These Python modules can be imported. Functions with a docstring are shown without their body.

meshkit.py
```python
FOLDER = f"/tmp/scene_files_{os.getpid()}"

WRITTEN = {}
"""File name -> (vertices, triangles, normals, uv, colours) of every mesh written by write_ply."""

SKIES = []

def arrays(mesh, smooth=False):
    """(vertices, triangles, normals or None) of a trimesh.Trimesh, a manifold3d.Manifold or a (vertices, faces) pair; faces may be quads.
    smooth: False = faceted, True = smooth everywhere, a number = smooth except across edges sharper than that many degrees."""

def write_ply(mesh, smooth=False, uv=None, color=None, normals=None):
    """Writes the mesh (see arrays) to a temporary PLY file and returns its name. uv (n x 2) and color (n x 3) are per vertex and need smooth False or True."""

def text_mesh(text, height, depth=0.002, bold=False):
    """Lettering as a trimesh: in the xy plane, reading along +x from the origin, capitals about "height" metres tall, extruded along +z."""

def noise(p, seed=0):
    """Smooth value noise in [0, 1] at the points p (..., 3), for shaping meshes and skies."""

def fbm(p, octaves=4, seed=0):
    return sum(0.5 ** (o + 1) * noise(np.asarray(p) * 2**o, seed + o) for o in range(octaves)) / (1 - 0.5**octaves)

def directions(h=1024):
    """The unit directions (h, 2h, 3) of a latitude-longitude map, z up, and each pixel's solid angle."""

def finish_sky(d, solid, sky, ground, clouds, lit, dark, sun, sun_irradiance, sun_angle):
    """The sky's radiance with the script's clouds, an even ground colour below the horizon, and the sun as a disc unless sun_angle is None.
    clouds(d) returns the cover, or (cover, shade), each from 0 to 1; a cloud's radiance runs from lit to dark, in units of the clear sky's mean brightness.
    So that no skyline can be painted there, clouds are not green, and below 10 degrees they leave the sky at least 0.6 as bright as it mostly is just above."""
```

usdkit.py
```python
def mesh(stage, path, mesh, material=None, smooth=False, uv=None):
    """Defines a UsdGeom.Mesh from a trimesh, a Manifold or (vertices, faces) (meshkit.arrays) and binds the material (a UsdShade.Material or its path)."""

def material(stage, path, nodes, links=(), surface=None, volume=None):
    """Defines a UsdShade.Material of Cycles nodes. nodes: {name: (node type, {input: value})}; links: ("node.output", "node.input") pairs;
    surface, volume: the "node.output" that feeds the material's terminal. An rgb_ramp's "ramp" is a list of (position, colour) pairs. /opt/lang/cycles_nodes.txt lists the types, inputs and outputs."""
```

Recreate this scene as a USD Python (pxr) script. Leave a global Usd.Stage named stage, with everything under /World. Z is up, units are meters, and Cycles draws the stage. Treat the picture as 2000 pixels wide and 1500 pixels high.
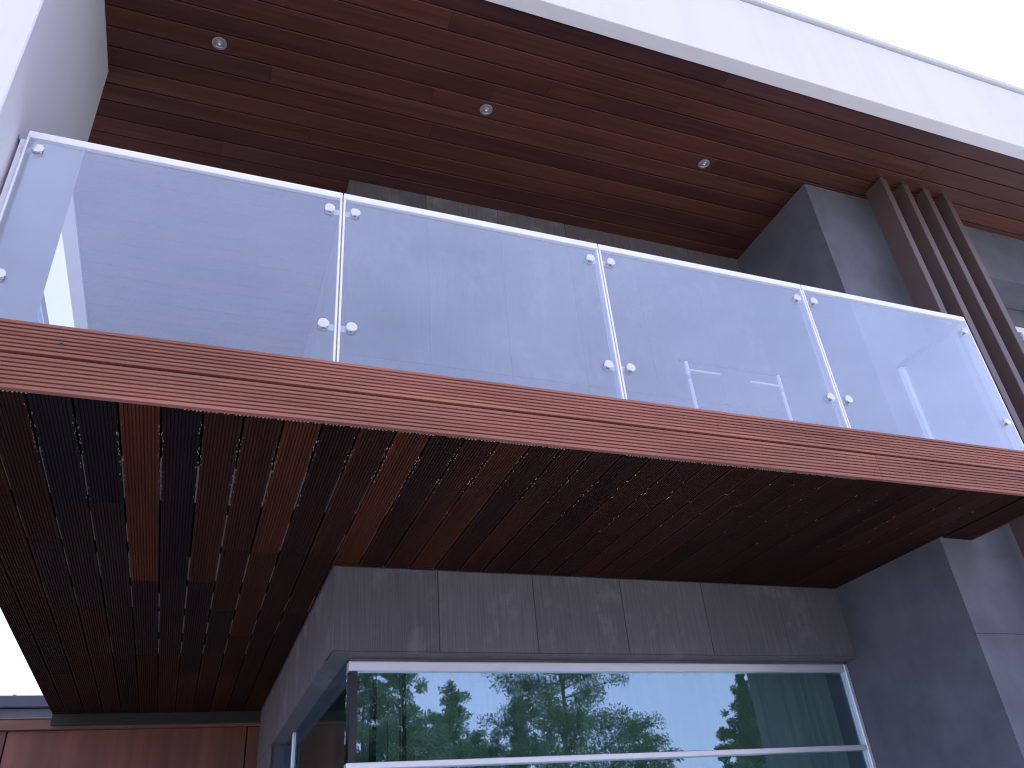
import math, random
import numpy as np
import trimesh
from shapely.geometry import Polygon
from pxr import Usd, UsdGeom, UsdLux, UsdShade, Gf, Sdf
import usdkit, meshkit

stage = Usd.Stage.CreateInMemory()
UsdGeom.SetStageUpAxis(stage, UsdGeom.Tokens.z)
UsdGeom.SetStageMetersPerUnit(stage, 1.0)
world = UsdGeom.Xform.Define(stage, '/World')
stage.SetDefaultPrim(world.GetPrim())
UsdGeom.Scope.Define(stage, '/World/Looks')

# ------------------------------------------------------------------ camera, sky, sun, exposure
EYE = 1.6                      # heights below are measured from the camera's own height
EXPOSURE = 0.58
SUN = np.array([0.50, 0.62, 1.05]); SUN /= np.linalg.norm(SUN)
SUN_INTENSITY = 1.25
SKY_STRENGTH = 0.11
SKY_TINT = (0.93, 0.97, 1.0)

ROT = np.array([[0.9348851, -0.3459899, -0.0792513], [0.1216926, 0.5221705, -0.8441143], [0.3334377, 0.7795056, 0.5302738]])      # rows: right, down, forward
cam = UsdGeom.Camera.Define(stage, '/World/camera')
cam.CreateFocalLengthAttr(28.266); cam.CreateHorizontalApertureAttr(36.0); cam.CreateVerticalApertureAttr(27.0)
cam.CreateClippingRangeAttr(Gf.Vec2f(0.05, 2000.0)); cam.CreateExposureAttr(EXPOSURE)
m = np.eye(4); m[0, :3] = ROT[0]; m[1, :3] = -ROT[1]; m[2, :3] = -ROT[2]; m[3, :3] = (0, 0, EYE)
cam.AddTransformOp().Set(Gf.Matrix4d(*m.ravel().tolist()))

elev, azim = math.asin(SUN[2]), math.atan2(SUN[0], SUN[1])
sky = UsdLux.DomeLight.Define(stage, '/World/sky')
sky_mat = usdkit.material(stage, '/World/Looks/sky_material', {
    'sky': ('sky_texture', {'sky_type': 'single_scattering', 'sun_disc': False, 'sun_elevation': elev, 'sun_rotation': azim, 'altitude': 50.0, 'air_density': 1.0, 'aerosol_density': 2.5, 'ozone_density': 1.0}),
    'tc': ('texture_coordinate', {}),
    'map': ('mapping', {'scale': (1.0, 1.0, 2.2)}),
    'n': ('noise_texture', {'scale': 2.2, 'detail': 6.0, 'roughness': 0.55}),
    'cover': ('map_range', {'from_min': 0.28, 'from_max': 0.75, 'to_min': 0.42, 'to_max': 0.74, 'clamp': True}),
    'cloud': ('color', {'value': (8.1, 8.35, 13.1)}),
    'mix': ('mix', {}), 'tint': ('mix', {'mix_type': 'multiply', 'fac': 1.0, 'color2': (0.98, 0.94, 1.13)}),
    'bg': ('background_shader', {'strength': SKY_STRENGTH})},
    [('tc.generated', 'map.vector'), ('map.vector', 'n.vector'), ('n.fac', 'cover.value'), ('cover.result', 'mix.fac'),
     ('sky.color', 'tint.color1'), ('tint.color', 'mix.color1'), ('cloud.color', 'mix.color2'), ('mix.color', 'bg.color')], surface='bg.background')
UsdShade.MaterialBindingAPI.Apply(sky.GetPrim()).Bind(sky_mat)
sky.GetPrim().SetCustomDataByKey('kind', 'structure')

sun = UsdLux.DistantLight.Define(stage, '/World/sun')
sun.CreateNormalizeAttr(True); sun.CreateIntensityAttr(SUN_INTENSITY); sun.CreateAngleAttr(0.53); sun.CreateColorAttr(Gf.Vec3f(1.0, 0.96, 0.92))
zx = SUN; xx = np.cross([0, 0, 1], zx); xx /= np.linalg.norm(xx); yx = np.cross(zx, xx)
m = np.eye(4); m[0, :3], m[1, :3], m[2, :3] = xx, yx, zx
sun.AddTransformOp().Set(Gf.Matrix4d(*m.ravel().tolist()))

# ------------------------------------------------------------------ helpers
used = {}
def numbered(parent, name):
    k = (parent, name); n = used.get(k, 0); used[k] = n + 1
    return name if n == 0 else f'{name}_{n:03d}'
base_of = {}
def keys(p, label=None, category=None, group=None, kind=None):
    for k, v in (('label', label), ('category', category), ('group', group), ('kind', kind)):
        if v: p.SetCustomDataByKey(k, v)
def thing(name, label, category, loc=(0, 0, 0), group=None, kind=None):
    path = '/World/' + numbered('/World', name)
    x = UsdGeom.Xform.Define(stage, path); x.AddTranslateOp().Set(Gf.Vec3d(loc[0], loc[1], loc[2] + EYE))
    base_of[path] = np.array(loc, float)
    keys(x.GetPrim(), label, category, group, kind)
    return path
def obj(name, mesh, mat, parent=None, smooth=False, label=None, category=None, group=None, kind=None):
    parent = parent or '/World'
    path = parent + '/' + numbered(parent, name)
    top = '/'.join(path.split('/')[:3])
    base = base_of.get(top, np.array([0, 0, -EYE]))
    v, f, n = meshkit.arrays(mesh, smooth)
    v = v - base
    g = UsdGeom.Mesh.Define(stage, path)
    from pxr import Vt
    g.CreatePointsAttr(Vt.Vec3fArray.FromNumpy(v.astype(np.float32)))
    g.CreateFaceVertexCountsAttr(Vt.IntArray.FromNumpy(np.full(len(f), 3, np.int32)))
    g.CreateFaceVertexIndicesAttr(Vt.IntArray.FromNumpy(f.astype(np.int32).ravel()))
    g.CreateSubdivisionSchemeAttr('none')
    if n is not None:
        g.CreateNormalsAttr(Vt.Vec3fArray.FromNumpy(n.astype(np.float32))); g.SetNormalsInterpolation('vertex')
    UsdShade.MaterialBindingAPI.Apply(g.GetPrim()).Bind(mat)
    keys(g.GetPrim(), label, category, group, kind)
    return path
def box(x0, x1, y0, y1, z0, z1):
    b = trimesh.creation.box((x1 - x0, y1 - y0, z1 - z0)); b.apply_translation(((x0 + x1) / 2, (y0 + y1) / 2, (z0 + z1) / 2)); return b
def cbox(x0, x1, y0, y1, z0, z1, c=0.003):
    """a box with chamfered edges"""
    pts = []
    for sx in (0, 1):
        for sy in (0, 1):
            for sz in (0, 1):
                p = np.array([x1 if sx else x0, y1 if sy else y0, z1 if sz else z0]); d = np.array([-1 if sx else 1, -1 if sy else 1, -1 if sz else 1]) * c
                for k in range(3):
                    q = p + d; q[k] = p[k]; pts.append(q)
    return trimesh.convex.convex_hull(np.array(pts))
def join(ms): return trimesh.util.concatenate(ms)
def extrude(poly, a, b, axes):
    """polygon given in two of the axes, extruded along the third from a to b. axes: 'xz', 'yz'"""
    e = trimesh.creation.extrude_polygon(Polygon(poly), b - a, engine='earcut')
    v = e.vertices.copy(); out = np.zeros_like(v)
    if axes == 'xz': out[:, 0], out[:, 2], out[:, 1] = v[:, 0], v[:, 1], v[:, 2] + a
    if axes == 'yz': out[:, 1], out[:, 2], out[:, 0] = v[:, 0], v[:, 1], v[:, 2] + a
    e = trimesh.Trimesh(out, e.faces, process=False)
    if e.volume < 0: e.invert()
    return e
def tube(p, q, r, n=14, r2=None):
    p, q = np.array(p, float), np.array(q, float)
    d = q - p; L = np.linalg.norm(d); d /= L
    a = np.cross(d, [0, 0, 1] if abs(d[2]) < 0.9 else [1, 0, 0]); a /= np.linalg.norm(a); b = np.cross(d, a)
    t = np.linspace(0, 2 * np.pi, n, endpoint=False)
    ring = np.outer(np.cos(t), a) + np.outer(np.sin(t), b)
    r2 = r if r2 is None else r2
    v = np.vstack([p + ring * r, q + ring * r2, [p], [q]]); f = []
    for i in range(n):
        j = (i + 1) % n
        f += [[i, j, n + j], [i, n + j, n + i], [2 * n, j, i], [2 * n + 1, n + i, n + j]]
    e = trimesh.Trimesh(v, f, process=False)
    if e.volume < 0: e.invert()
    return e
def lathe(profile, centre, axis='z', n=32):
    """profile: (radius, height) pairs turned round an axis"""
    e = trimesh.creation.revolve(np.array(profile, float), sections=n)
    v = e.vertices.copy()
    if axis == 'y': v = np.stack([v[:, 0], v[:, 2], -v[:, 1]], 1)
    return trimesh.Trimesh(v + np.array(centre), e.faces, process=False)
rng = random.Random(7)

# ------------------------------------------------------------------ materials
def mat(name, nodes, links, surface='p.BSDF'):
    return usdkit.material(stage, '/World/Looks/' + name, nodes, links, surface=surface)
def wood(name, dark, light, axis, rough=0.5, grain=1.0, bump=0.25, spec=0.4, vary=0.15):
    """grain stretched along one axis; every board shifted by its own random number"""
    s = {'x': (1.2, 38, 38), 'y': (38, 1.2, 38), 'z': (38, 38, 1.2)}[axis]
    return mat(name, {
        'g': ('geometry', {}), 'oi': ('object_info', {}), 'off': ('vector_math', {'math_type': 'multiply_add', 'vector2': (1, 1, 1)}),
        'rv': ('combine_xyz', {}), 'rm': ('math', {'math_type': 'multiply', 'value2': 40.0}),
        'map': ('mapping', {'scale': tuple(grain * k for k in s)}),
        'n': ('noise_texture', {'scale': 1.0, 'detail': 5.0, 'roughness': 0.62}),
        'map2': ('mapping', {'scale': tuple(0.09 * k + 0.6 for k in s)}), 'n2': ('noise_texture', {'scale': 1.0, 'detail': 3.0}),
        'r': ('rgb_ramp', {'ramp': [(0.25, dark), (0.72, light)]}),
        'r2': ('map_range', {'from_min': 0.3, 'from_max': 0.7, 'to_min': 0.72, 'to_max': 1.2}),
        'v': ('hsv', {}), 'vv': ('map_range', {'from_min': 0.0, 'from_max': 1.0, 'to_min': 1 - vary, 'to_max': 1 + vary}),
        'vm': ('math', {'math_type': 'multiply'}),
        'b': ('bump', {'strength': bump, 'distance': 0.002}),
        'rr': ('map_range', {'from_min': 0.2, 'from_max': 0.8, 'to_min': rough - 0.1, 'to_max': rough + 0.12}),
        'p': ('principled_bsdf', {'specular_ior_level': spec})},
        [('oi.random', 'rm.value1'), ('rm.value', 'rv.x'), ('rm.value', 'rv.y'), ('g.position', 'off.vector1'), ('rv.vector', 'off.vector3'),
         ('off.vector', 'map.vector'), ('map.vector', 'n.vector'), ('off.vector', 'map2.vector'), ('map2.vector', 'n2.vector'),
         ('n.fac', 'r.fac'), ('n2.fac', 'r2.value'), ('oi.random', 'vv.value'), ('r2.result', 'vm.value1'), ('vv.result', 'vm.value2'),
         ('r.color', 'v.color'), ('vm.value', 'v.value'), ('v.color', 'p.base_color'), ('n.fac', 'b.height'), ('b.normal', 'p.normal'),
         ('n.fac', 'rr.value'), ('rr.result', 'p.roughness')])
def paint(name, color, rough=0.5, mottle=0.04, scale=3.0, metallic=0.0, fine=0.0, spec=0.5):
    lo, hi = tuple(c * (1 - mottle) for c in color), tuple(c * (1 + mottle) for c in color)
    return mat(name, {
        'g': ('geometry', {}), 'n': ('noise_texture', {'scale': scale, 'detail': 6.0, 'roughness': 0.6}),
        'r': ('rgb_ramp', {'ramp': [(0.3, lo), (0.7, hi)]}), 'n3': ('noise_texture', {'scale': 160.0, 'detail': 3.0}),
        'b': ('bump', {'strength': fine, 'distance': 0.002}),
        'p': ('principled_bsdf', {'roughness': rough, 'metallic': metallic, 'specular_ior_level': spec})},
        [('g.position', 'n.vector'), ('g.position', 'n3.vector'), ('n.fac', 'r.fac'), ('r.color', 'p.base_color'), ('n3.fac', 'b.height'), ('b.normal', 'p.normal')])
def cladding(name, lo, hi, axis='z'):
    """wood-grained grey cement board with pale bloom"""
    return mat(name, {
        'g': ('geometry', {}), 'oi': ('object_info', {}),
        'map': ('mapping', {'scale': (120, 120, 3.2)}), 'n': ('noise_texture', {'scale': 1.0, 'detail': 5.0, 'roughness': 0.65}),
        'map2': ('mapping', {'scale': (4, 4, 3.2)}), 'n2': ('noise_texture', {'scale': 1.0, 'detail': 6.0, 'roughness': 0.65}),
        'r': ('rgb_ramp', {'ramp': [(0.28, lo), (0.72, hi)]}),
        'bl': ('map_range', {'from_min': 0.52, 'from_max': 0.74, 'to_min': 0.0, 'to_max': 0.6, 'clamp': True}),
        'pale': ('mix', {'color2': (0.29, 0.28, 0.285)}),
        'v': ('hsv', {}), 'vv': ('map_range', {'to_min': 0.88, 'to_max': 1.12}),
        'b': ('bump', {'strength': 0.35, 'distance': 0.003}),
        'p': ('principled_bsdf', {'roughness': 0.62, 'specular_ior_level': 0.35})},
        [('g.position', 'map.vector'), ('map.vector', 'n.vector'), ('g.position', 'map2.vector'), ('map2.vector', 'n2.vector'),
         ('n.fac', 'r.fac'), ('r.color', 'pale.color1'), ('n2.fac', 'bl.value'), ('bl.result', 'pale.fac'), ('pale.color', 'v.color'),
         ('oi.random', 'vv.value'), ('vv.result', 'v.value'), ('v.color', 'p.base_color'), ('n.fac', 'b.height'), ('b.normal', 'p.normal')])
def pane(name, r0, tint, refl=(1, 1, 1), film=0.0, film_color=(0.8, 0.8, 0.85), pw=5.0):
    """sheet glass: each face mirrors by Schlick's law and lets the rest straight through; film = thin even dust"""
    nodes = {'g': ('geometry', {}), 'd': ('vector_math', {'math_type': 'dot_product'}), 'a': ('math', {'math_type': 'absolute'}),
             'i': ('math', {'math_type': 'subtract', 'value1': 1.0}), 'pw': ('math', {'math_type': 'power', 'value2': pw}),
             'f': ('math', {'math_type': 'multiply_add', 'value2': 1 - r0, 'value3': r0, 'use_clamp': True}),
             't': ('transparent_bsdf', {'color': tint}), 'gl': ('glossy_bsdf', {'color': refl, 'roughness': 0.0}),
             'df': ('diffuse_bsdf', {'color': film_color}), 'm0': ('mix_closure', {}), 'm': ('mix_closure', {}),
             'n': ('noise_texture', {'scale': 2.6, 'detail': 7.0, 'roughness': 0.6}), 'fm': ('map_range', {'from_min': 0.3, 'from_max': 0.75, 'to_min': film * 0.6, 'to_max': film * 1.5, 'clamp': True})}
    return mat(name, nodes, [('g.normal', 'd.vector1'), ('g.incoming', 'd.vector2'), ('d.value', 'a.value1'), ('a.value', 'i.value2'), ('i.value', 'pw.value1'),
                             ('pw.value', 'f.value1'), ('t.BSDF', 'm0.closure1'), ('df.BSDF', 'm0.closure2'), ('m0.closure', 'm.closure1'), ('gl.BSDF', 'm.closure2'), ('f.value', 'm.fac'),
                             ('g.position', 'n.vector'), ('n.fac', 'fm.value'), ('fm.result', 'm0.fac')], 'm.closure')

WHITE = mat('white_render', {'g': ('geometry', {}), 'map': ('mapping', {'scale': (5.0, 5.0, 0.45)}), 'n': ('noise_texture', {'scale': 1.0, 'detail': 7.0, 'roughness': 0.65}),
    'n2': ('noise_texture', {'scale': 0.9, 'detail': 4.0}), 'mx': ('math', {'math_type': 'multiply'}), 'r': ('rgb_ramp', {'ramp': [(0.12, (0.725, 0.72, 0.725)), (0.30, (0.765, 0.76, 0.765))]}),
    'n3': ('noise_texture', {'scale': 120.0, 'detail': 4.0}), 'b': ('bump', {'strength': 0.12, 'distance': 0.003}), 'p': ('principled_bsdf', {'roughness': 0.8, 'specular_ior_level': 0.3})},
    [('g.position', 'map.vector'), ('map.vector', 'n.vector'), ('g.position', 'n2.vector'), ('n.fac', 'mx.value1'), ('n2.fac', 'mx.value2'), ('mx.value', 'r.fac'), ('r.color', 'p.base_color'),
     ('g.position', 'n3.vector'), ('n3.fac', 'b.height'), ('b.normal', 'p.normal')])
CAP = paint('grey_metal_cap', (0.42, 0.44, 0.46), 0.4, 0.05, 4.0, metallic=0.6)
EDGE = paint('pale_metal_edge', (0.60, 0.63, 0.60), 0.5, 0.04, 4.0)
CLAD = cladding('grey_cladding', (0.098, 0.094, 0.098), (0.165, 0.156, 0.158))
PILLAR = paint('pillar_render', (0.118, 0.124, 0.140), 0.7, 0.24, 2.6, fine=0.35)
CORE = paint('dark_backing', (0.025, 0.024, 0.024), 0.9, 0.1)
ALU = paint('white_aluminium', (0.84, 0.83, 0.85), 0.38, 0.03, 6.0)
STEEL = paint('stainless_steel', (0.86, 0.84, 0.82), 0.16, 0.02, 10.0, metallic=1.0)
FRAME = paint('anodised_frame', (0.93, 0.92, 0.94), 0.42, 0.02, 7.0, metallic=0.85)
SATIN = paint('satin_steel', (0.80, 0.80, 0.82), 0.3, 0.03, 9.0, metallic=0.7)
DARKFRAME = paint('dark_frame', (0.02, 0.024, 0.028), 0.4, 0.1)
LOUVRE = paint('brown_louvre_paint', (0.092, 0.060, 0.049), 0.38, 0.08, 6.0, spec=0.85, fine=0.05)
GLASS = pane('balustrade_glass', 0.162, (0.92, 0.95, 0.96), (0.86, 0.95, 1.0), film=0.022, pw=2.1)
WINDOW = pane('window_glass', 0.33, (0.76, 0.88, 0.82), (0.66, 0.86, 1.0))
BEAM = wood('ribbed_edge_board_wood', (0.26, 0.098, 0.066), (0.39, 0.165, 0.112), 'x', 0.5, 1.2, 0.3, 0.3, 0.03)
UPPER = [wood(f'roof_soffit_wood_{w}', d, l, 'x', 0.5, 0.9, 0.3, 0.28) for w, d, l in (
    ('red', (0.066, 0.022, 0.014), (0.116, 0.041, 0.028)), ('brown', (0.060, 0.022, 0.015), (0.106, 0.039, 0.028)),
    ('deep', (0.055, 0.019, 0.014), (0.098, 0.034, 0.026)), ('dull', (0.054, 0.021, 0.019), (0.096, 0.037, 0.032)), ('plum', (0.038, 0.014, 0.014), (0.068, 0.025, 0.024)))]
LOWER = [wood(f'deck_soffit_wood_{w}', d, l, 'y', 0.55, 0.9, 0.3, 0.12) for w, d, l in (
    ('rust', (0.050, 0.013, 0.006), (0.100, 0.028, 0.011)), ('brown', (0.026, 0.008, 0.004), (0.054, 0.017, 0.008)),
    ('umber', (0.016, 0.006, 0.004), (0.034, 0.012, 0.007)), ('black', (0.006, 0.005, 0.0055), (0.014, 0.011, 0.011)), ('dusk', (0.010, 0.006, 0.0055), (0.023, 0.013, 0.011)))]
PALE = paint('pale_gap_light', (0.46, 0.42, 0.32), 0.6, 0.3, 18.0)  # pale colour standing in for light in the deck gaps and glints
REDPANEL = wood('red_brown_panel', (0.125, 0.045, 0.028), (0.205, 0.080, 0.052), 'z', 0.5, 0.35, 0.15)
COPING = wood('brown_coping_wood', (0.13, 0.055, 0.035), (0.22, 0.10, 0.065), 'x', 0.5, 0.6, 0.2)
GUTTER = paint('slate_grey_metal', (0.075, 0.085, 0.11), 0.5, 0.06)
GUTTER2 = paint('mid_grey_wall', (0.14, 0.155, 0.19), 0.6, 0.06)
CURTAIN = mat('pale_green_curtain', {'g': ('geometry', {}), 'n': ('noise_texture', {'scale': 60.0, 'detail': 3.0}), 'r': ('rgb_ramp', {'ramp': [(0.3, (0.60, 0.68, 0.60)), (0.7, (0.70, 0.76, 0.68))]}),
              'd': ('diffuse_bsdf', {}), 't': ('translucent_bsdf', {}), 'm': ('mix_closure', {'fac': 0.3})},
              [('g.position', 'n.vector'), ('n.fac', 'r.fac'), ('r.color', 'd.color'), ('r.color', 't.color'), ('d.BSDF', 'm.closure1'), ('t.BSDF', 'm.closure2')], 'm.closure')
PLASTER = paint('interior_plaster', (0.5, 0.5, 0.47), 0.9, 0.03)
PAVING = mat('paving', {'g': ('geometry', {}), 'br': ('brick_texture', {'offset': 0.0, 'color1': (0.56, 0.55, 0.55), 'color2': (0.62, 0.61, 0.60), 'mortar': (0.27, 0.265, 0.26), 'scale': 1.0, 'mortar_size': 0.008, 'brick_width': 0.6, 'row_height': 0.6}),
             'n': ('noise_texture', {'scale': 6.0, 'detail': 8.0}), 'mr': ('map_range', {'from_min': 0.3, 'from_max': 0.7, 'to_min': 0.82, 'to_max': 1.15}), 'v': ('hsv', {}), 'p': ('principled_bsdf', {'roughness': 0.85})},
             [('g.position', 'br.vector'), ('g.position', 'n.vector'), ('n.fac', 'mr.value'), ('mr.result', 'v.value'), ('br.color', 'v.color'), ('v.color', 'p.base_color')])
LAWN = paint('lawn', (0.05, 0.085, 0.025), 0.9, 0.4, 3.0, fine=0.5)
def leaf(name, a, b):
    return mat(name, {'oi': ('geometry', {}), 'r': ('rgb_ramp', {'ramp': [(0.0, a), (1.0, b)]}), 'd': ('diffuse_bsdf', {}), 't': ('translucent_bsdf', {}), 'm': ('mix_closure', {'fac': 0.3})},
               [('oi.random_per_island', 'r.fac'), ('r.color', 'd.color'), ('r.color', 't.color'), ('d.BSDF', 'm.closure1'), ('t.BSDF', 'm.closure2')], 'm.closure')
PINE = leaf('pine_needles', (0.065, 0.10, 0.06), (0.13, 0.17, 0.10))
BROAD = leaf('broad_leaves', (0.055, 0.095, 0.045), (0.12, 0.17, 0.08))
BARK = wood('bark', (0.05, 0.035, 0.025), (0.13, 0.095, 0.07), 'z', 0.9, 0.6, 0.6)

# ------------------------------------------------------------------ ground
G = -EYE
obj('lawn', box(-400, 400, -400, 400, G - 0.3, G - 0.03), LAWN, kind='structure')
obj('terrace', box(-30, 32, -17, 9.5, G - 0.2, G), PAVING, kind='structure')  # out of view; made pale and wide to bounce light onto the soffits

# ------------------------------------------------------------------ the house
WX, WY = 0.73, 4.61            # corner of the recessed wall
PX, PY = 4.42, 3.60            # corner of the pillar
ZS = 1.69                      # underside of the balcony
ZR = 4.90                      # underside of the roof
house = thing('house', 'modern two-storey house with white flat roof edge, grey cladding and timber soffits', 'house', (2.0, 4.0, G))

roof = obj('roof', join([cbox(-1.0, 9.6, 2.715, 2.83, 4.882, 5.72, 0.004), cbox(-1.42, -1.30, 4.102, 9.5, 4.882, 5.72, 0.004), box(-1.29, 9.6, 2.835, 9.45, 4.96, 5.66)]), WHITE, house, label='white roof edge with flat rendered fascia')
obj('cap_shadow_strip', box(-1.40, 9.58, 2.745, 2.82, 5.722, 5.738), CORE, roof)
obj('edge_cap', cbox(-1.45, 9.62, 2.688, 2.95, 5.738, 5.778, 0.003), EDGE, roof, label='thin grey metal cap along the roof edge')
obj('fin_wall', cbox(-1.42, -1.0, 2.715, 4.10, G, 5.72, 0.006), WHITE, house, label='tall white rendered fin wall at the left end of the balcony')

soffit = obj('roof_soffit', box(-1.295, 9.55, 2.832, 9.4, 4.928, 4.95), CORE, house, label='red-brown timber boarding under the roof')
edges = [2.833] + [2.966 + 0.153 * k for k in range(38)]
for r in range(len(edges) - 1):
    a, b = edges[r] + 0.0052, edges[r + 1] - 0.0052
    xs = -0.997 if b < 4.12 else -1.297
    x = xs; first = rng.uniform(0.8, 3.8)
    while x < 9.45:
        e = min(9.5, x + (first if x == xs else rng.choice([2.4, 3.0, 3.6, 4.2])))
        if 9.5 - e < 0.6: e = 9.5
        dz = rng.uniform(-0.0012, 0.0012)
        c = 0.003
        poly = [(a + c, ZR + dz), (b - c, ZR + dz), (b, ZR + c + dz), (b, ZR + 0.022), (a, ZR + 0.022), (a, ZR + c + dz)]
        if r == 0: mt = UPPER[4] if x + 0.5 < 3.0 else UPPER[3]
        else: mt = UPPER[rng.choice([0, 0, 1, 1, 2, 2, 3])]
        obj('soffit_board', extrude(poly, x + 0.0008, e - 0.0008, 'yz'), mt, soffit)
        x = e

# grey clad walls: dark core with panels standing proud
wall = obj('clad_wall', join([box(WX + 0.014, PX, WY + 0.014, WY + 0.20, 1.205, 4.926), box(WX + 0.014, WX + 0.20, WY + 0.2, 8.80, 1.205, 4.926), box(WX + 0.014, WX + 0.2, 7.62, 8.80, G, 1.20)]), GUTTER, house, label='grey wood-grained cladding of the recessed wall')
jx = [WX, 1.36, 1.985, 2.61, 3.24, 3.865, PX]
def panel(*b): obj('cladding_panel', cbox(*b, 0.002), CLAD, wall)
g_ = 0.0015
for i in range(6):
    x0, x1 = jx[i] + (g_ if i else 0), jx[i + 1] - g_
    panel(x0, x1, WY, WY + 0.012, 1.20, ZS - 0.002)
    panel(x0, x1, WY, WY + 0.012, 1.70, 3.208 - g_)
    panel(x0, x1, WY, WY + 0.012, 3.208 + g_, ZR - 0.004)
jy = [WY + 0.0125] + [WY + 0.63 * k for k in range(1, 7)] + [8.80]
for i in range(7):
    y0, y1 = jy[i] + (g_ if i else 0), jy[i + 1] - g_
    panel(WX, WX + 0.012, y0, y1, 1.20, ZS - 0.002)
    panel(WX, WX + 0.012, y0, y1, 1.70, 3.208 - g_)
    panel(WX, WX + 0.012, y0, y1, 3.208 + g_, ZR - 0.004)
panel(WX, WX + 0.012, 7.60, 8.20 - g_, G, 1.195); panel(WX, WX + 0.012, 8.20 + g_, 8.80, G, 1.195)
panel(WX + 0.0125, PX - 0.002, WY + 0.0005, WY + 0.20, 1.188, 1.1985)         # underside of the lintel
panel(WX + 0.0005, WX + 0.20, WY + 0.202, 7.60, 1.188, 1.1985)

pillar = obj('pillar', box(PX + 0.014, 5.15, PY + 0.014, 9.0, G, 4.926), PILLAR, house, label='grey pillar rising in front of the recessed wall')
for z0, z1 in ((G, 1.083), (1.083, 3.208), (3.208, ZR - 0.004)):
    obj('facing_panel', cbox(PX, 5.145, PY, PY + 0.0135, z0 + 0.0012, z1 - 0.0012, 0.001), PILLAR, pillar)
obj('facing_panel', box(PX, PX + 0.0135, PY + 0.0136, WY + 0.3, G, ZR - 0.004), PILLAR, pillar)

upper_wall = obj('upper_wall', cbox(5.04, 9.5, PY + 0.02, 3.95, 4.285, ZR - 0.003, 0.003), PILLAR, house, label='grey wall strip over the upper window on the right')
upwin = obj('upper_window', join([cbox(5.2, 9.4, 3.955, 4.0, 4.02, 4.075, 0.003), cbox(6.9, 6.95, 3.956, 4.0, 1.9, 4.018, 0.003), cbox(5.2, 9.4, 3.955, 4.0, 3.1, 3.14, 0.003)]), ALU, house, label='pale frame of the upper right window')
obj('head_strip', box(5.16, 9.45, 3.951, 4.02, 4.077, 4.284), PILLAR, upwin)
obj('pane', box(5.2, 9.4, 3.972, 3.978, -1.5, 4.02), WINDOW, upwin)
obj('upper_blind', box(5.2, 9.4, 4.5, 4.51, -1.5, 4.3), CURTAIN, house)
obj('room_wall', join([box(PX + .6, 9.6, 8.9, 9.0, G, 4.9), box(9.5, 9.6, 3.97, 9.0, G, 4.9), box(0.95, 4.43, 8.82, 8.9, G, 1.6)]), PLASTER, house)
obj('room_ceiling', box(0.94, 4.42, WY + 0.21, 8.8, 1.22, 1.26), PLASTER, house)

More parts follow.
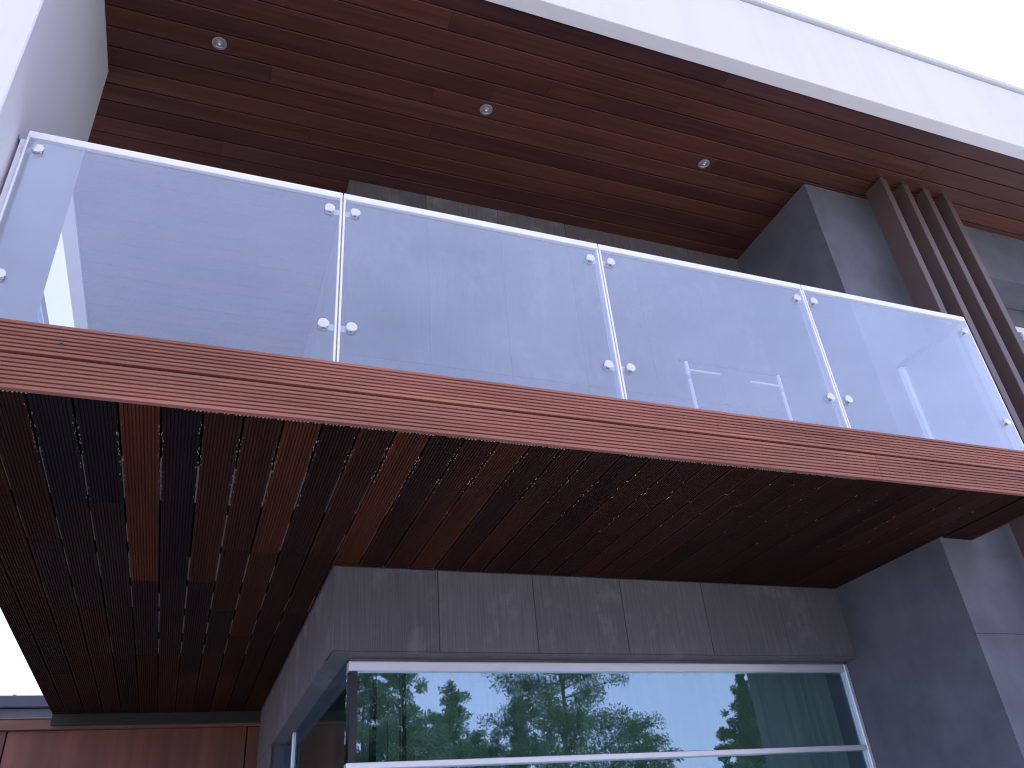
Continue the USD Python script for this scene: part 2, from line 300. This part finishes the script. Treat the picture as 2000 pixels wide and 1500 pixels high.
# ground-floor corner window
FY = 4.72                      # face of the window frame
win = obj('corner_window', join([cbox(0.853, 4.385, FY, FY + 0.055, 1.118, 1.172, 0.003), cbox(0.853, 4.385, FY - 0.004, FY + 0.055, 0.607, 0.640, 0.003)]), FRAME, house, label='wide corner window with pale aluminium rails')
obj('jamb', cbox(4.386, 4.416, FY - 0.002, FY + 0.055, G, 1.172, 0.003), FRAME, win)
obj('head_packer', box(0.86, 4.41, FY + 0.008, FY + 0.06, 1.1725, 1.1875), PILLAR, win)
obj('corner_mullion', box(0.868, 0.905, FY + 0.012, FY + 0.05, G, 0.606), DARKFRAME, win)
obj('corner_mullion', box(0.868, 0.905, FY + 0.012, FY + 0.05, 0.641, 1.117), DARKFRAME, win)
for x in (1.018, 1.19):
    obj('slim_mullion', box(x - 0.008, x + 0.008, FY + 0.06, FY + 0.10, G, 1.117), DARKFRAME, win)
obj('pane', box(0.905, 4.386, FY + 0.026, FY + 0.032, 0.641, 1.117), WINDOW, win)
obj('pane', box(0.905, 4.386, FY + 0.026, FY + 0.032, G, 0.606), WINDOW, win)
obj('side_pane', box(0.85, 0.856, FY + 0.06, 7.0, G, 1.187), WINDOW, win)
obj('side_pane', box(0.85, 0.856, 7.06, 7.6, G, 1.187), WINDOW, win)
obj('side_post', cbox(0.838, 0.868, 7.003, 7.055, G, 1.185, 0.003), FRAME, win)

# ------------------------------------------------------------------ curtain behind the window
cu = thing('curtain', 'pale green pleated curtain hanging behind the ground-floor corner window', 'curtain', (2.8, 4.98, G))
xs = np.linspace(1.22, 4.40, 520)
ph = np.cumsum(0.9 + 0.35 * np.sin(xs * 3.1) + 0.3 * np.sin(xs * 7.7 + 1)) * (xs[1] - xs[0]) * 62
yo = 4.97 + 0.035 * np.sin(ph) + 0.012 * np.sin(ph * 2.3 + 1)
v = np.vstack([np.stack([xs, yo, np.full_like(xs, 1.16)], 1), np.stack([xs, yo, np.full_like(xs, G + 0.02)], 1)])
k = len(xs); f = [[i, i + 1, k + i + 1] for i in range(k - 1)] + [[i, k + i + 1, k + i] for i in range(k - 1)]
obj('cloth', (v, f), CURTAIN, cu, smooth=True)
obj('curtain_rail', box(0.95, 4.40, 4.94, 5.0, 1.165, 1.185), ALU, cu)
bl = thing('vertical_blind', 'flat blind panels stacked at the left corner of the ground-floor window', 'blind', (1.05, 4.98, G))
for i, (x0, x1) in enumerate(((0.93, 1.01), (1.03, 1.12), (1.13, 1.195))):
    obj('blind_panel', box(x0, x1, 4.90 + 0.02 * i, 4.904 + 0.02 * i, G + 0.03, 1.16), CURTAIN, bl)

# ------------------------------------------------------------------ balcony
balc = thing('balcony', 'cantilevered balcony with ribbed red-brown edge boards and dark fluted underside', 'balcony', (1.8, 3.5, ZS))
DX0, DX1 = -1.12, 4.68
def ribbed(z0, z1, y0, y1, n):
    """board profile in (y, z): n ridges on the face at y0"""
    pitch = (z1 - z0) / n; gr = 0.0072; d = 0.0095; p = [(y1, z0), (y0 + 0.0015, z0)]
    for k in range(n):
        a, b = z0 + k * pitch, z0 + (k + 1) * pitch
        if k: p += [(y0 + d, a - gr / 2 + 0.001), (y0 + d, a + gr / 2 - 0.001), (y0 + 0.001, a + gr / 2), (y0, a + gr / 2 + 0.001)]
        else: p += [(y0, z0 + 0.0015)]
        if k < n - 1: p += [(y0, b - gr / 2 - 0.001), (y0 + 0.001, b - gr / 2)]
        else: p += [(y0, z1 - 0.0015), (y0 + 0.0015, z1)]
    return p + [(y1, z1)]
lo, hi = ribbed(ZS - 0.004, 1.832, 2.92, 2.945, 8), ribbed(1.846, 1.985, 2.92, 2.945, 8)
obj('edge_board', extrude(lo, -0.998, 3.3395, 'yz'), BEAM, balc); obj('edge_board', extrude(lo, 3.3415, DX1 + 0.025, 'yz'), BEAM, balc)
obj('edge_board', extrude(hi, -0.998, DX1 + 0.025, 'yz'), BEAM, balc)
obj('end_board', cbox(DX1, DX1 + 0.024, 2.947, PY - 0.003, ZS + 0.001, 1.833, 0.002), LOWER[0], balc); obj('end_board', cbox(DX1, DX1 + 0.024, 2.947, PY - 0.003, 1.844, 1.985, 0.002), LOWER[0], balc)  # darker wood than the edge boards, shading their lit lower edge by colour
obj('wood_knot', lathe([(0, -0.0015), (0.007, -0.001), (0.009, 0.004), (0, 0.004)], (-0.606, 2.9205, 1.90), 'y', 12), CORE, balc)
obj('deck_floor', join([box(DX0 + 0.02, WX - 0.005, 2.95, 8.75, 1.88, 1.955), box(WX - 0.004, PX - 0.005, 2.95, WY - 0.005, 1.88, 1.955), box(PX - 0.004, DX1 - 0.01, 2.95, PY - 0.005, 1.88, 1.955)]), CORE, balc)
obj('end_beam', box(DX0 + 0.005, WX + 0.21, 8.805, 8.88, 1.60, 1.95), CORE, balc)  # dark plate added to stop light leaking past the far board ends
for y in [2.99, 3.89, 4.46, 5.02, 5.58, 6.14, 6.70, 7.26, 7.82, 8.38]:
    x1 = DX1 - 0.01 if y < PY - 0.1 else (PX - 0.01 if y < WY - 0.1 else WX - 0.01)
    obj('joist', box(DX0 + 0.03, x1, y, y + 0.05, 1.7165, 1.875), CORE, balc)
pitch = 0.1555; xk = [-0.222 + 0.1555 * k for k in range(-6, 34)]       # gaps between the boards
xk[0] = -1.12
def fluted(x0, x1, z, n):
    c = 0.004; p = [(x0, z + 0.024), (x0, z + c), (x0 + 0.0012, z + 0.0012), (x0 + c, z)]; w = (x1 - x0 - 2 * c) / n; gr = 0.005; d = 0.004
    for k in range(1, n):
        a = x0 + c + k * w
        p += [(a - gr / 2, z), (a - gr / 2 + 0.001, z + d), (a + gr / 2 - 0.001, z + d), (a + gr / 2, z)]
    return p + [(x1 - c, z), (x1 - 0.0012, z + 0.0012), (x1, z + c), (x1, z + 0.024)]
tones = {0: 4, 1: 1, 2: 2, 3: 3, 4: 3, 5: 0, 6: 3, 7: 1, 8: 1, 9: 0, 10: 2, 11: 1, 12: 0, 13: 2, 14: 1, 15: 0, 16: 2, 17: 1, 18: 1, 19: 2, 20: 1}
flecks = []
for i in range(len(xk) - 1):
    x0, x1 = xk[i] + 0.0042, xk[i + 1] - 0.0042
    if x0 > DX1: break
    x1 = min(x1, DX1 - 0.002)
    if x1 - x0 < 0.02: break
    if x0 < WX < x1 and False: pass
    spans = []
    end = 8.80 if x1 <= WX + 0.03 else (WY - 0.004 if x1 < PX + 0.02 else PY - 0.004)
    if WX < x1 <= WX + 0.03: x1 = min(x1, WX - 0.003)
    y = 2.953; first = rng.choice([1.50, 1.50, 0.95, 2.05]); 
    if i == 9: first = 1.50
    if i in (5, 6): first = 2.05
    while y < end - 0.05:
        e = min(end, y + (first if y == 2.953 else rng.choice([1.12, 1.68, 2.24])))
        if end - e < 0.3: e = end
        spans.append((y, e)); y = e
    for q, (a, b) in enumerate(spans):
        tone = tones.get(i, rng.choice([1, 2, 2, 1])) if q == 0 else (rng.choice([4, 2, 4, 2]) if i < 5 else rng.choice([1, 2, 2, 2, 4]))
        xa, xb = x0, x1
        if b > WY and x0 < WX < x1: xb = WX - 0.003
        if b > PY + .01 and x0 < PX < x1: xb = PX - 0.003
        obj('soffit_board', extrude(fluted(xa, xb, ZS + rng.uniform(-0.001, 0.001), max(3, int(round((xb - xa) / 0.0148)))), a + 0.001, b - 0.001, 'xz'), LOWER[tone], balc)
# added pale strips imitate light through the board gaps; pale flecks imitate edge glints
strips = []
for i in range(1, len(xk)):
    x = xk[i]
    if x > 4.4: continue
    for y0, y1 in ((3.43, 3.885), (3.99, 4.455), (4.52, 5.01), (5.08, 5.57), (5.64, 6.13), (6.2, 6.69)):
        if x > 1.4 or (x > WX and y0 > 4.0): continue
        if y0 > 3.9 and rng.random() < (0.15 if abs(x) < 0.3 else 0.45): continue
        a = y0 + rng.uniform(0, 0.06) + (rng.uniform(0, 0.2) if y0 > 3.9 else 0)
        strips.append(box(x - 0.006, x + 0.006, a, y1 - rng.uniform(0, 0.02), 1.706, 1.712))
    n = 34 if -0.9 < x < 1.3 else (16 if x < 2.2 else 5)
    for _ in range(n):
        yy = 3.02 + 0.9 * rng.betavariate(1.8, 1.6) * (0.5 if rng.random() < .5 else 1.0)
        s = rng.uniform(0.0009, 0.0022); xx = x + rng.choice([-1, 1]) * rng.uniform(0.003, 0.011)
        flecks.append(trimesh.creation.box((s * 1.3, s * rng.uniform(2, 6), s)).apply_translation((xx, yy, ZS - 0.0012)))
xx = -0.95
while xx < 3.2:  # row of pale dots imitating light seen through the front flutes
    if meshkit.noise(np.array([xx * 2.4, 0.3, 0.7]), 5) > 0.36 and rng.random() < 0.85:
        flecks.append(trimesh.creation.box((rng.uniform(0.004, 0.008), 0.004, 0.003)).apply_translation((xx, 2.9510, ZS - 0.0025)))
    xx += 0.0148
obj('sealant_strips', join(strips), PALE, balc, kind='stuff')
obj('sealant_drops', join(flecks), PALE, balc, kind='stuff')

# ------------------------------------------------------------------ glass balustrade
bal = thing('glass_balustrade', 'frameless glass balustrade with round steel clamps along the balcony edge', 'balustrade', (1.8, 2.97, 1.95))
gx = [(-0.955, 0.4365), (0.4455, 1.8625), (1.8710, 3.2645), (3.2725, 4.63)]
for a, b in gx:
    obj('glass_panel', cbox(a, b, 2.960, 2.972, 1.93, 3.030, 0.001), GLASS, bal)
obj('side_glass_panel', cbox(4.622, 4.634, 2.985, 3.555, 1.93, 3.035, 0.001), GLASS, bal)
ends = [-0.958] + [0.441, 1.8667, 3.2685] + [4.632]
for a, b in zip(ends[:-1], ends[1:]):
    obj('top_rail', cbox(a + 0.0025, b - 0.0025, 2.9535, 2.980, 2.996, 3.034, 0.003), ALU, bal)
for a, b in gx:
    for e0, e1 in ((a - 0.001, a + 0.0085), (b - 0.0085, b + 0.001)):
        obj('edge_strip', cbox(e0, e1, 2.9565, 2.9755, 1.93, 2.9955, 0.001), ALU, bal)
obj('side_top_rail', cbox(4.60, 4.6195, 3.033, 3.57, 2.999, 3.030, 0.002), GUTTER, bal)  # slate colour puts the shadow on this rail into its paint
posts = [(-0.985, -0.962), (0.433, 0.449), (1.8587, 1.8747), (3.260, 3.276), (4.606, 4.630)]
for i, (a, b) in enumerate(posts):
    obj('post', cbox(a, b, 2.978, 3.014, 1.94, 2.998, 0.002), ALU, bal)
obj('post', cbox(4.600, 4.640, 3.53, 3.565, 1.94, 2.998, 0.002), ALU, bal)
obj('corner_cap', cbox(-0.998, -0.96, 2.983, 3.03, 2.999, 3.031, 0.003), CAP, bal)
def clamp(x, z, to):
    c = obj('clamp_disc', lathe([(0, -0.0125), (0.0215, -0.0125), (0.0245, -0.0110), (0.0255, -0.008), (0.0255, 0.0), (0, 0.0)], (x, 2.9585, z), 'y', 36), STEEL, bal, smooth=35)
    obj('clamp_plate', join([cbox(min(x, to), max(x, to), 2.9735, 2.9775, z - 0.017, z + 0.017, 0.001), lathe([(0, 0), (0.019, 0), (0.019, 0.008), (0, 0.008)], (x, 2.9732, z), 'y', 20)]), SATIN, c)
for (x, z, to) in ((-0.902, 2.93, -0.97), (-0.89, 2.215, -0.97)): clamp(x, z, to)
for jx_, (p0, p1) in zip((0.441, 1.8665, 3.268), posts[1:4]):
    for z in (2.912, 2.203):
        clamp(jx_ - 0.063, z, p0); clamp(jx_ + 0.063, z, p1)
for z in (2.903, 2.207): clamp(4.571, z, 4.61)
sb = thing('side_balustrade', 'glass side railing running back from the white fin wall', 'balustrade', (-1.04, 6.4, 1.95))
for a, b in ((4.15, 5.66), (5.67, 7.18), (7.19, 8.70)):
    obj('glass_panel', cbox(-1.046, -1.034, a, b, 1.93, 3.04, 0.001), GLASS, sb)
    obj('top_rail', cbox(-1.031, -1.012, a + 0.003, b - 0.003, 3.002, 3.03, 0.002), SATIN, sb)

# ------------------------------------------------------------------ white tubular stand on the balcony
st = thing('tubular_stand', 'white tubular metal stand with dark top bar seen through the third glass panel', 'stand', (3.13, 3.6, 1.955))
obj('top_bar', cbox(2.724, 3.554, 3.588, 3.612, 2.797, 2.818, 0.004), DARKFRAME, st)
for x, s, za in ((2.774, 1, 2.735), (3.498, -1, 2.712)):
    lg = obj('leg', join([tube((x, 3.6, 1.957), (x, 3.6, 2.662), 0.0115), tube((x, 3.6, 2.69), (x, 3.6, 2.796), 0.0125)]), ALU, st, smooth=40)
    obj('collar', tube((x, 3.6, 2.661), (x, 3.6, 2.691), 0.0105), CAP, lg, smooth=40)
    obj('side_arm', tube((x, 3.6, za), (x + s * 0.245, 3.6, za), 0.0085), ALU, st, smooth=40)
    obj('foot', cbox(x - 0.02, x + 0.02, 3.4, 3.8, 1.956, 1.98, 0.004), ALU, st)

# ------------------------------------------------------------------ recessed downlights
for x, say in ((-0.311, 'round steel downlight in the roof soffit nearest the white fin wall'), (1.563, 'round steel downlight in the roof soffit, middle one of three'), (3.45, 'round steel downlight in the roof soffit nearest the grey pillar')):
    d = thing('downlight', say, 'downlight', (x, 3.655, ZR), group='downlights in the roof soffit')
    obj('bezel', lathe([(0.026, -0.001), (0.030, -0.006), (0.044, -0.0055), (0.0475, -0.003), (0.048, 0.0), (0.048, 0.003), (0.026, 0.003)], (x, 3.655, ZR - 0.0035), 'z', 40), CAP, d, smooth=40)
    obj('lens', lathe([(0, -0.009), (0.012, -0.008), (0.022, -0.005), (0.0262, -0.001), (0, 0.001)], (x, 3.655, ZR - 0.0035), 'z', 32), CAP, d, smooth=60)
    obj('lamp', lathe([(0, -0.014), (0.007, -0.0125), (0.0105, -0.007), (0, -0.007)], (x, 3.655, ZR - 0.0035), 'z', 20), ALU, d, smooth=60)

# ------------------------------------------------------------------ louvre screen
ls = thing('louvre_screen', 'four tall brown louvre blades standing beside the grey pillar', 'louvre', (5.39, 3.43, G))
bx = [5.034, 5.275, 5.512, 5.742]
for i, x in enumerate(bx):
    obj('blade', cbox(x - 0.032, x + 0.032, 3.335, 3.525, G, 4.872, 0.004), LOUVRE, ls)
    for y in (3.355, 3.50):
        obj('pin', tube((x + 0.005, y, 4.872), (x + 0.005, y, 4.8985), 0.012), STEEL, ls, smooth=40)
for a, b in zip(bx[:-1], bx[1:]):
    obj('bracket', cbox(a + 0.034, b - 0.034, 3.42, 3.46, 4.838, 4.850, 0.001), STEEL, ls)

# ------------------------------------------------------------------ garden wall, neighbour
gw = thing('garden_wall', 'red-brown panelled wall with timber coping under the balcony', 'wall', (-1.5, 9.0, G))
for i, x in enumerate((-7.74, -5.65, -3.56, -1.468)):
    obj('panel', cbox(x + 0.005, x + 2.085, 8.95, 8.99, G, 1.575, 0.003), REDPANEL, gw)
obj('panel', cbox(0.631, 0.95, 8.95, 8.99, G, 1.575, 0.003), REDPANEL, gw)
obj('backing', box(-7.7, 0.94, 8.995, 9.07, G, 1.57), CORE, gw)
obj('coping', join([cbox(-7.8, 0.96, 8.90, 9.10, 1.578, 1.668, 0.004), cbox(-7.8, 0.96, 8.893, 9.107, 1.669, 1.680, 0.003)]), COPING, gw)
nb = thing('neighbouring_house', 'grey flat-roofed neighbouring building behind the garden wall', 'house', (-6, 14, G))
obj('wall', box(-13, 0.2, 12.0, 18, G, 2.372), GUTTER2, nb)
rf = obj('roof_edge', cbox(-13.1, 0.3, 11.93, 18.1, 2.378, 2.52, 0.01), GUTTER, nb)
obj('vent', tube((-2.0, 12.1, 2.52), (-2.0, 12.1, 2.56), 0.02), GUTTER, rf)

# ------------------------------------------------------------------ trees in front of the house, mirrored in its windows
def tree(name, label, x, y, h, r, z0, n, mt, seed, size=0.16, shape='pine'):
    R = np.random.default_rng(seed)
    t = thing(name, label, 'tree', (x, y, G - 0.03), group='trees in front of the house')
    g0 = G - 0.03
    lean = R.normal(0, 0.02, 2)
    def axis(z): return np.array([x + lean[0] * (z - g0) + 0.12 * math.sin(z * .9 + seed), y + lean[1] * (z - g0), z])
    zz = np.linspace(g0, g0 + h * 0.96, 7); segs = []
    for a, b in zip(zz[:-1], zz[1:]):
        ra, rb = (0.013 * h * (1 - (q - g0) / h) + 0.02 for q in (a, b))
        segs.append(tube(axis(a), axis(b), ra, 9, rb))
    cents, rad = [], []
    nb_ = 64 if shape == 'pine' else 40
    for k in range(nb_):
        u = z0 + (1 - z0) * ((k + R.uniform(0, .9)) / nb_)
        zb = g0 + h * u; an = k * 2.4 + R.uniform(-.5, .5)
        w = (1 - u) ** 0.8 * 1.2 + 0.06 if shape == 'pine' else math.sin(math.pi * (0.12 + 0.85 * (u - z0) / (1 - z0))) ** 0.6
        L = r * w * R.uniform(0.55, 1.25)
        p = axis(zb); d = np.array([math.cos(an), math.sin(an), R.uniform(0.0, 0.6)])
        q = p + d * L
        segs.append(tube(p, q, 0.012 + 0.012 * L, 5, 0.006))
        for s in np.linspace(0.35, 1.0, max(2, int(L / 0.45))):
            cents.append(p + d * L * s + R.normal(0, 0.12, 3)); rad.append((0.20 + 0.125 * r) * R.uniform(0.55, 1.25) * ((0.35 + 0.65 * min(w, 1.0)) if shape == 'pine' else 1.0))
    obj('trunk', join(segs), BARK, t, smooth=60)
    cents, rad = np.array(cents), np.array(rad)
    per = n // len(cents)
    V = []
    for c, rr in zip(cents, rad):
        k_ = max(6, int(per * (rr / rad.mean()) ** 2))
        o = R.normal(0, 1, (k_, 3)); o /= np.linalg.norm(o, axis=1, keepdims=True)
        p = c + o * rr * R.random((k_, 1)) ** 0.45 * np.array([1, 1, 0.75])
        a = o * 0.6 + R.normal(0, 0.6, (k_, 3)); a /= np.linalg.norm(a, axis=1, keepdims=True)
        b = np.cross(a, R.normal(0, 1, (k_, 3))); b /= np.linalg.norm(b, axis=1, keepdims=True)
        l = size * R.uniform(0.6, 1.4, (k_, 1)); w_ = l * (0.2 if shape == 'pine' else 0.45)
        V.append(np.stack([p, p + a * l * .5 + b * w_, p + a * l, p + a * l * .5 - b * w_], 1))
    V = np.vstack(V); m_ = len(V); idx = np.arange(m_)[:, None] * 4
    obj('crown', (V.reshape(-1, 3), np.hstack([idx, idx + 1, idx + 2, idx + 3])), mt, t)
def spot(a, T): return a * T, 2 * (FY + .03) - T
for i, (a, T, h, r, z0, shape, say) in enumerate((
        (0.455, 36, 13.8, 4.2, 0.22, 'pine', 'tall broad pine mirrored in the middle of the ground-floor window'),
        (0.388, 39, 9.4, 2.4, 0.2, 'pine', 'small pine mirrored just left of the tall middle pine'),
        (0.565, 38, 8.3, 3.4, 0.2, 'pine', 'low pine mirrored just right of the tall middle pine'),
        (0.245, 34, 11.0, 2.6, 0.2, 'pine', 'narrow pine mirrored left of a gap in the ground-floor window'),
        (0.195, 36, 11.2, 2.2, 0.2, 'pine', 'pine mirrored at the left end of the ground-floor window'),
        (0.305, 35, 9.2, 2.4, 0.2, 'pine', 'shorter pine mirrored second from the left'),
        (0.350, 40, 8.2, 2.4, 0.2, 'pine', 'low pine mirrored under the gap between tall pines'),
        (0.722, 31, 8.6, 1.6, 0.25, 'pine', 'slim ragged pine mirrored at the edge of the right-hand tree mass'),
        (0.83, 31, 12.8, 2.5, 0.15, 'broad', 'dense broadleaf tree mirrored at the right of the ground-floor window'),
        (0.97, 33, 13.5, 2.9, 0.15, 'broad', 'dense broadleaf tree mirrored at the far right of the window'),
        (1.25, 34, 12.5, 3.0, 0.15, 'broad', 'wide broadleaf tree standing right of the mirrored group'),
        (0.08, 35, 11.0, 2.2, 0.2, 'pine', 'pine standing left of the mirrored group'))):
    x, y = spot(a, T)
    tree('pine_tree' if shape == 'pine' else 'broadleaf_tree', say, x, y, h, r, z0, 60000 if shape == 'pine' else 22000, PINE if shape == 'pine' else BROAD, 20 + i, 0.12 if shape == 'pine' else 0.13, shape)
